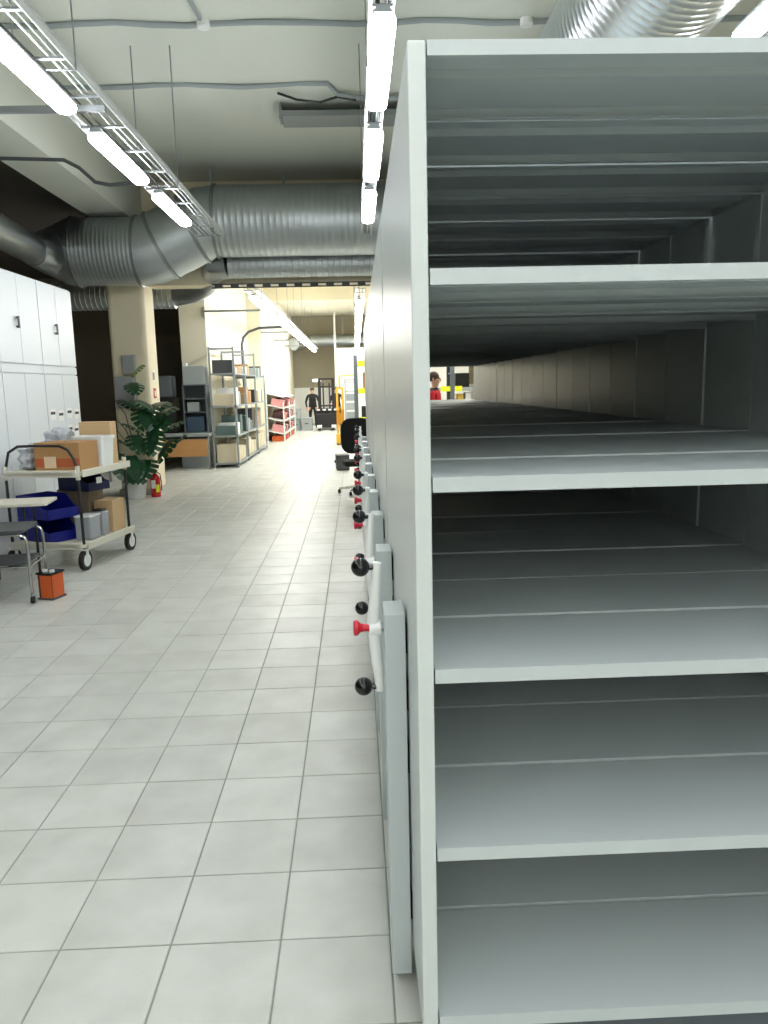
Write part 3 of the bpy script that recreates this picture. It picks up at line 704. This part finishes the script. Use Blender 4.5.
for (y0, L, H, lv, nm) in rackdat:
    rack('metal_rack', '%s open metal rack along the cream wall' % nm, (-3.03, y0, 0), .5, L, H, lv, RACKG, group='metal racks along the left wall')
    for i, z in enumerate(lv):
        y = y0+.06; q = 0
        while y < y0+L-.2:
            d = rb.uniform(.16, .42); h = rb.uniform(.2, .5) if i < 3 else rb.uniform(.12, .3)
            if y+d > y0+L-.04: break
            if rb.random() < .88:
                mm = pal[rb.randrange(len(pal))]
                if i == 0: mm = BEIGEB; h = rb.uniform(.25, .42)
                o = MB().box(-.22, .2, 0, d, 0, h).build('stored_box', mm, None, bevel=.006); o.location = (-2.77, y, z+.001)
                q += 1; tag(o, '%s from the near end, shelf %s of the %s metal rack' % ({'beige carton': 'beige carton', 'light grey box': 'light grey box', 'grey green box': 'grey green box', 'pale cardboard': 'tan carton', 'white plastic': 'white box', 'grey plastic': 'dark grey box', 'cardboard': 'brown carton'}[mm.name] + ' ' + ORD[q-1], ('one', 'two', 'three', 'four')[i], nm), 'box', 'boxes on the %s rack level %d' % (nm, i+1))
            y += d+rb.uniform(.02, .1)
tag(MB().box(-2.86, -2.68, 16.49, 16.5+.22, 1.312, 1.42).build('pink_box', mat('pink box', (200, 90, 110), .6)), 'small pink box at the near end of the first metal rack', 'box') if False else None
# sloped display rack
sr = thing('sloped_rack', 'pale rack with sloping shelves of red and pink goods on the left', 'rack', (-2.76, 24.2, 0))
for y in (0, 2.2, 4.4):
    MB().box(-.02, .02, y-.02, y+.02, 0, 1.62).build('post', WHITEP, sr); MB().box(.5, .54, y-.02, y+.02, 0, 1.2).build('post', WHITEP, sr)
for z in (.35, .75, 1.15, 1.5):
    MB().box(0, .54, -.02, 4.42, -.015, .015, place(Matrix.Rotation(R(14), 4, 'Y'), 0, 0, z)).build('shelf', WHITEP, sr)
for i, z in enumerate((.0, .35, .75, 1.15)):
    for k in range(8):
        mm = (TERRA, PINK, MAROON, PINK)[(i+k*3) % 4] if i else ORANGE if k % 3 == 0 else TERRA
        M_ = place(Matrix.Rotation(R(14 if i else 0), 4, 'Y'), -2.76, 24.25+k*.46+(.35 if k >= 4 else 0), z+(.018 if i else 0))
        if (k+i) % 3 == 2 and i:
            o = MB().tube([M_ @ Vector((.14, .2, .13)), M_ @ Vector((.5, .2, .13))], .11, 14).build('maroon_roll', MAROON, None, True); nm = 'dark maroon roll lying on the sloping rack'
            tag(o, nm + ', %s place on shelf %s' % (ORD[k], ('', 'one', 'two', 'three')[i]), 'roll', 'rolls on the sloping rack')
        else:
            o = MB().box(.12, .5, .02, .38, .003, .22 if i else .17, M_).build('goods_box', mm)
            tag(o, '%s goods box on the sloping rack, %s level, %s place from the near end' % ({'orange plastic': 'orange', 'terracotta red carton': 'red', 'pink carton': 'pink', 'dark maroon roll': 'maroon'}[mm.name], ('floor', 'lower', 'middle', 'upper')[i], ORD[k]), 'box', 'goods boxes on the sloping rack, level %d' % i)
for k, (x, y, z, s_) in enumerate(((-2.35, 30.4, 0, .42), (-2.35, 30.4, .43, .42), (-1.9, 30.1, 0, .5))):
    o = thing('grey_crate', ('lower grey crate of the stack by the far wall', 'upper grey crate of the stack by the far wall', 'single grey crate right of the stack by the far wall')[k], 'crate', (x, y, z), 0, 'grey crates by the far wall')
    MB().cbox(0, 0, s_/2, .4, .5, s_-.004).build('body', GREYL, o, bevel=.01); MB().cbox(0, 0, s_-.03, .43, .53, .04).build('rim', GREYL, o)
    MB().cbox(0, -.252, s_*.55, .14, .006, .04).build('handle_slot', GREYP, o)
# bent pipe on the cream wall
conduit('bent_pipe', [(-3.1, 21.9, 1.4), (-3.1, 21.9, 2.85), (-3.05, 21.9, 3.05), (-2.9, 21.9, 3.2), (-2.6, 21.9, 3.3), (-1.8, 21.9, 3.32)], .035, GREYP, 'dark pipe bending from the cream wall up to the lamp tray', 'pipe')
for k, y in enumerate((17.2, 24.0, 28.0, 32.0)):
    o = thing('wall_bracket', 'bracket on the cream wall carrying the far hall tray, %s' % ('nearest', 'second', 'third', 'farthest')[k], 'bracket', (-3.2 if y < 23 else -2.8, y, 3.3), 0, 'wall brackets of the far hall')
    MB().box(0, 1.2, -.02, .02, 0, .04).build('arm', STEEL, o); MB().box(0, .01, -.06, .06, -.12, .12).build('plate', STEEL, o)
od = thing('far_duct', 'horizontal steel duct high on the far back wall', 'duct')
duct_run(MB(), (-1.9, 35.3, 3.68), (6, 35.3, 3.68), .25, .006, .2).build('spiral_section', DUCT, od, True)
MB().tube([(-1.9, 35.3, 3.68), (-2.2, 35.3, 3.66), (-2.45, 35.2, 3.55), (-2.6, 34.9, 3.5), (-2.6, 34.0, 3.5)], .25, 20).build('elbow', DUCT, od, True)
MB().box(-.5, -.46, 35.28, 35.32, 3.92, CZ).build('hanger_strap', STEEL, od); MB().box(3, 3.04, 35.28, 35.32, 3.92, CZ).build('hanger_strap', STEEL, od)
conduit('drop_pole', [(-.82, 34.1, 0), (-.82, 34.1, CZ)], .045, WALLW, 'white vertical pole beside the far white partition', 'pole')
sgn = thing('exit_light', 'small lit sign on the taupe back wall above the standing person', 'sign', (-1.75, 35.93, 1.95))
MB().box(-.2, .2, 0, .06, -.06, .06).build('case', WHITEP, sgn); MB().box(-.18, .18, -.006, 0, -.05, .05).build('lit_face', mat('lit sign face', (240, 240, 230), .5, emit=(1, 1, .95), es=6), sgn)

# ================================================================== RIGHT SIDE BEYOND THE SHELVING
def pallet_rack(y, xs, label, lv):
    r = thing('pallet_rack', label, 'rack', (0, y, 0))
    for x in xs:
        for dy in (0, .8): MB().box(x-.05, x+.05, dy-.04, dy+.04, 0, 2.42).build('upright', RACKD, r)
        MB().box(x-.02, x+.02, 0, .8, .6, .64).build('frame_brace', RACKD, r); MB().box(x-.02, x+.02, 0, .8, 1.9, 1.94).build('frame_brace', RACKD, r)
    for z in lv:
        for a, b in zip(xs, xs[1:]):
            MB().box(a+.05, b-.05, -.03, .83, z-.1, z).build('deck', GREYL, r)
            p = MB().box(a+.06, a+.24, -.045, -.031, z-.1, z+.03).build('yellow_plate', BRIGHTY, r)
            MB().box(b-.3, b-.06, -.045, -.031, z-.1, z+.03).build('yellow_plate', BRIGHTY, r)
    return r
pallet_rack(19.6, (.02, 2.45, 4.6), 'grey pallet rack with yellow plates behind the shelving row', (.15, .85, 1.57, 2.25))
for i, (x0, x1, z0, h, mm, l) in enumerate(((.2, .5, 1.571, .42, CARD, 'brown carton between the yellow plates of the pallet rack'), (.55, .85, 1.571, .3, GREYP, 'dark box next to the brown carton on the pallet rack'), (.15, .45, .851, .3, BLACKM, 'black box on the pallet rack below the lower yellow plate'),
        (2.6, 2.75, 1.2-.35+.001, .55, mat('yellow binder', (224, 190, 90), .6), 'yellow binder on the pallet rack seen through the shelves'), (2.8, 2.95, .851, .58, PAPER, 'white binder on the pallet rack seen through the shelves'), (1.5, 2.1, .851, .35, GREYP, 'dark grey box on the pallet rack behind the red jacket'), (2.55, 2.9, 1.571, .35, BLACKP, 'black equipment on the upper deck seen through the shelves'), (1.2, 1.6, 1.571, .3, GREYL, 'light grey box on the upper deck behind the man'))):
    tag(MB().box(x0, x1, 19.75, 20.2, z0, z0+h).build('stored_item', mm, bevel=.006), l, 'box')
rack('grey_bin_rack', 'light grey rack of small boxes behind the yellow stacker', (-.34, 26, 0), .34, .6, 1.9, (.2, .6, .9, 1.2, 1.5, 1.8), GREYL)
for k, z in enumerate((.601, .901, 1.201, 1.501)):
    tag(MB().box(-.31, -.03, 26.0, 26.4, z, z+.2).build('grey_parts_box', (RACKG, GREYL, RACKG, WHITEP)[k], bevel=.01), 'small parts box on the grey rack, %s from the bottom' % ('first', 'second', 'third', 'fourth')[k], 'box', 'parts boxes on the grey rack')
# yellow stacker
ys = thing('yellow_stacker', 'yellow hand pallet stacker standing at the right of the aisle', 'stacker', (-.42, 22.4, 0))
for x in (-.11, .05): MB().box(x-.03, x+.03, -.03, .03, .06, 1.62).build('mast', YELLOW, ys)
for z in (.5, 1.0, 1.58): MB().box(-.11, .05, -.02, .02, z, z+.06).build('mast_crossbar', YELLOW, ys)
MB().box(-.16, .1, -.35, .1, .05, .32).build('base', YELLOW, ys, bevel=.02)
for x in (-.12, .06): MB().tube([(x-.02, -.25, .05), (x+.02, -.25, .05)], .05, 12).build('wheel', DARK, ys, True)
for x in (-.1, .04): MB().box(x-.05, x+.05, .1, 1.0, .05, .1).build('fork', YELLOW, ys)
MB().tube([(-.03, 0, 1.6), (-.03, 0, 1.9), (.0, 0, 1.95), (.38, 0, 1.97)], .02, 8).build('cable_arm', YELLOW, ys, True)
MB().box(-.14, .08, -.1, -.03, .6, 1.0).build('pump_unit', mat('dark yellow', (190, 130, 20), .5), ys, bevel=.01)
MB().tube([(-.03, -.08, .9), (-.03, -.25, 1.1), (-.03, -.3, 1.15)], .015, 8).build('tiller', BLACKM, ys, True)
# office chair
oc = thing('office_chair', 'black office chair at the end of the shelving row', 'chair', (.03, 12.0, 0), R(8))
m = MB(); p = []
bp_ = rrect(-.25, .25, 0, .56, .16); m.prism(bp_, 0, .06, place(rotx(R(84)), 0, .24, .6)); m.build('backrest', BLACKF, oc, bevel=.02)
MB().prism(rrect(-.25, .25, -.25, .24, .1), .44, .52).build('seat', BLACKF, oc, bevel=.02)
MB().box(-.03, .03, .2, .26, .42, .75).build('back_bar', BLACKP, oc, bevel=.01)
MB().tube([(0, 0, .1), (0, 0, .44)], [.03, .025], 12).build('gas_lift', CHROME, oc, True)
for k in range(5):
    a = R(224+12+72*k); e = Vector((.33*math.cos(a), .33*math.sin(a), 0))
    MB().tube([(0, 0, .11), (e.x, e.y, .075)], [.028, .016], 8).build('base_arm', CHROME, oc, True)
    MB().tube([(e.x-.02, e.y, .03), (e.x+.02, e.y, .03)], .03, 12).build('caster', BLACKP, oc, True)
gb = thing('grey_tool_case', 'dark grey tool case on the floor by the office chair', 'case', (-.3, 15.5, 0), R(5))
MB().cbox(0, 0, .15, .26, .4, .29).build('body', GREYP, gb, bevel=.015); MB().cbox(0, 0, .3, .27, .41, .02).build('lid', GREYP, gb, bevel=.006); MB().cbox(-.145, 0, .17, .03, .12, .05).build('handle', GREYP, gb)
# black lift truck
lt = thing('lift_truck', 'black lift truck facing the viewer at the end of the aisle', 'lift truck', (-1.12, 30.2, 0))
for x in (-.26, .26): MB().box(x-.055, x+.055, -.06, .06, .1, 1.98).build('mast', BLACKM, lt)
for z in (.9, 1.62, 1.92): MB().box(-.26, .26, -.04, .04, z, z+.06).build('mast_crossbar', BLACKM, lt)
for x in (-.12, .12): MB().box(x-.03, x+.03, -.03, .03, .2, 1.8).build('lift_cylinder', mat('dark steel', (60, 60, 64), .4, .5), lt)
MB().box(-.42, .42, .05, 1.3, .12, .82).build('body', BLACKM, lt, bevel=.05)
MB().box(-.4, .4, -.12, -.06, .75, .82).build('fork_carriage', BLACKM, lt)
MB().box(-.44, .44, -.1, .04, .08, .62).build('front_guard', BLACKM, lt, bevel=.02)
for x in (-.28, .24): MB().box(x-.06, x+.06, -.9, -.1, .04, .09).build('fork', BLACKM, lt)
for x in (-.3, .26): MB().tube([(x-.09, -.2, .1), (x+.09, -.2, .1)], .1, 14).build('wheel', WHITEP, lt, True)
for x in (-.33, -.1, .12, .34): MB().box(x-.06, x+.06, -.13, -.12, .75, .81).build('reflector', PAPER, lt)

# ================================================================== PEOPLE
def person(name, label, loc, rz, joints, edges, headc, regions, hairm):
    """body: skin-modified skeleton baked to one mesh; regions: function(point) -> material index"""
    keys = list(joints); me = bpy.data.meshes.new('sk'); me.from_pydata([joints[k][0] for k in keys], [(keys.index(a), keys.index(b)) for a, b in edges], [])
    o = bpy.data.objects.new('sk', me); col.objects.link(o)
    md = o.modifiers.new('skin', 'SKIN'); md.use_smooth_shade = True
    sv = me.skin_vertices[0].data
    for i, k in enumerate(keys):
        r_ = joints[k][1]; sv[i].radius = r_ if isinstance(r_, tuple) else (r_, r_); sv[i].use_root = (k == 'pelvis')
    sb_ = o.modifiers.new('sub', 'SUBSURF'); sb_.levels = 2; sb_.render_levels = 2
    dg = bpy.context.evaluated_depsgraph_get(); dg.update()
    me2 = bpy.data.meshes.new_from_object(o.evaluated_get(dg)); bpy.data.objects.remove(o)
    r = thing(name, label, 'person', loc, rz)
    me2.materials.clear()
    for mm in regions[0]: me2.materials.append(mm)
    for p in me2.polygons: p.material_index = regions[1](p.center); p.use_smooth = True
    b = bpy.data.objects.new('body', me2); col.objects.link(b); b.parent = r
    # face, ears and hair ride on the head (face looks to -y)
    hx, hy, hz = headc
    for s_ in (-1, 1):
        MB().ball((hx+s_*.034, hy-.092, hz+.005), .012, 8, 6).build('eye', BLACKP, r, True)
        MB().ball((hx+s_*.078, hy+.005, hz-.005), .03, 8, 6, (.4, .7, 1)).build('ear', SKIN, r, True)
    MB().ball((hx, hy-.108, hz-.028), .022, 8, 6, (.7, 1, 1.2)).build('nose', SKIN, r, True)
    MB().ball((hx, hy-.092, hz-.068), .02, 8, 6, (1.3, .5, .35)).build('mouth', mat('lips', (160, 90, 84), .5), r, True)
    hm = MB(); hm.ball((hx, hy+.018, hz+.035), .103, 14, 10, (.86, 1.0, .95)); hm.build('hair', hairm, r, True)
    return r
def skeleton(H, arms):
    k = H/1.75
    J = {'pelvis': ((0, 0, .95*k), (.15, .11)), 'belly': ((0, -.01, 1.1*k), (.15, .11)), 'chest': ((0, 0, 1.3*k), (.17, .115)), 'collar': ((0, .01, 1.43*k), (.12, .085)), 'neck': ((0, .005, 1.5*k), .055), 'jaw': ((0, -.02, 1.57*k), (.066, .075)), 'skull': ((0, 0, 1.66*k), (.077, .096)), 'crown': ((0, .005, 1.725*k), (.045, .055))}
    E_ = [('pelvis', 'belly'), ('belly', 'chest'), ('chest', 'collar'), ('collar', 'neck'), ('neck', 'jaw'), ('jaw', 'skull'), ('skull', 'crown')]
    for s_, n in ((-1, 'r'), (1, 'l')):
        J['hip'+n] = ((s_*.1, 0, .88*k), (.09, .095)); J['knee'+n] = ((s_*.11, -.015, .5*k), .06); J['ank'+n] = ((s_*.115, .02, .1*k), .042); J['toe'+n] = ((s_*.13, -.12, .04*k), (.042, .035))
        E_ += [('pelvis', 'hip'+n), ('hip'+n, 'knee'+n), ('knee'+n, 'ank'+n), ('ank'+n, 'toe'+n)]
        e, h = arms[n]
        J['sh'+n] = ((s_*.19, .01, 1.4*k), .062); J['el'+n] = (e, .045); J['wr'+n] = (h, .032)
        d = (Vector(h)-Vector(e)).normalized(); J['pa'+n] = (tuple(Vector(h)+d*.07), (.04, .025))
        side = Vector((1, 0, 0)); side = (side - d*side.dot(d)).normalized(); tn = Vector(h)+d*.05
        J['th'+n] = (tuple(tn - side*s_*.05 + d*.03), .011)
        E_ += [('collar', 'sh'+n), ('sh'+n, 'el'+n), ('el'+n, 'wr'+n), ('wr'+n, 'pa'+n), ('wr'+n, 'th'+n)]
        for q in range(4):
            off = side*(q-1.5)*.021; b0 = Vector(h)+d*.1+off; ln = (.062, .075, .07, .055)[q]
            J['f%d%s' % (q, n)] = (tuple(b0), .010); J['g%d%s' % (q, n)] = (tuple(b0+d*ln+Vector((0, -.012, 0))), .008)
            E_ += [('pa'+n, 'f%d%s' % (q, n)), ('f%d%s' % (q, n), 'g%d%s' % (q, n))]
    return J, E_
def dress(k, top, wrists, sleeve=.05, collar=None):
    mats = [SKIN, top, TROUSER, BLACKP, collar or top]
    def f(p):
        if p.z > 1.5*k: return 0
        for w_ in wrists:
            if (p-Vector(w_)).length < .19 and (p - Vector(w_)).z < .02 and p.z < 1.3: return 0 if (p-Vector(w_)).length < .17 else 1
        if p.z > 1.45*k: return 4
        if p.z < .09*k: return 3
        if p.z < .93*k and abs(p.x) < .24: return 2
        return 1
    return mats, f
H1 = 1.62; k1 = H1/1.75
ar = {'r': ((-.27, .03, 1.13*k1), (-.25, -.1, .9*k1)), 'l': ((.27, .03, 1.13*k1), (.25, -.1, .9*k1))}
J, E_ = skeleton(H1, ar)
person('person', 'person in dark clothes standing left of the black lift truck', (-1.76, 31.9, 0), R(10), J, E_, (0, 0, 1.65*k1), dress(k1, CLOTHD, [ar['r'][1], ar['l'][1]]), HAIR)
ar = {'r': ((-.26, -.05, 1.13*k1), (-.2, -.26, 1.05*k1)), 'l': ((.27, .03, 1.13*k1), (.25, -.1, .9*k1))}
J, E_ = skeleton(H1, ar)
person('person', 'person in dark jacket standing behind the right side of the lift truck', (-.78, 32.1, 0), R(-8), J, E_, (0, 0, 1.65*k1), dress(k1, mat('maroon cloth', (46, 26, 32), .85), [ar['r'][1], ar['l'][1]]), HAIR)
H2 = 1.86; k2 = H2/1.75
ar = {'r': ((-.27, -.04, 1.13*k2), (-.2, -.28, 1.05*k2)), 'l': ((.27, -.04, 1.13*k2), (.2, -.28, 1.05*k2))}
J, E_ = skeleton(H2, ar)
person('person', 'person in a red jacket with dark collar seen through the shelves', (1.43, 14.0, 0), R(68), J, E_, (0, 0, 1.65*k2), dress(k2, CLOTHR, [ar['r'][1], ar['l'][1]], collar=CLOTHD), HAIR)
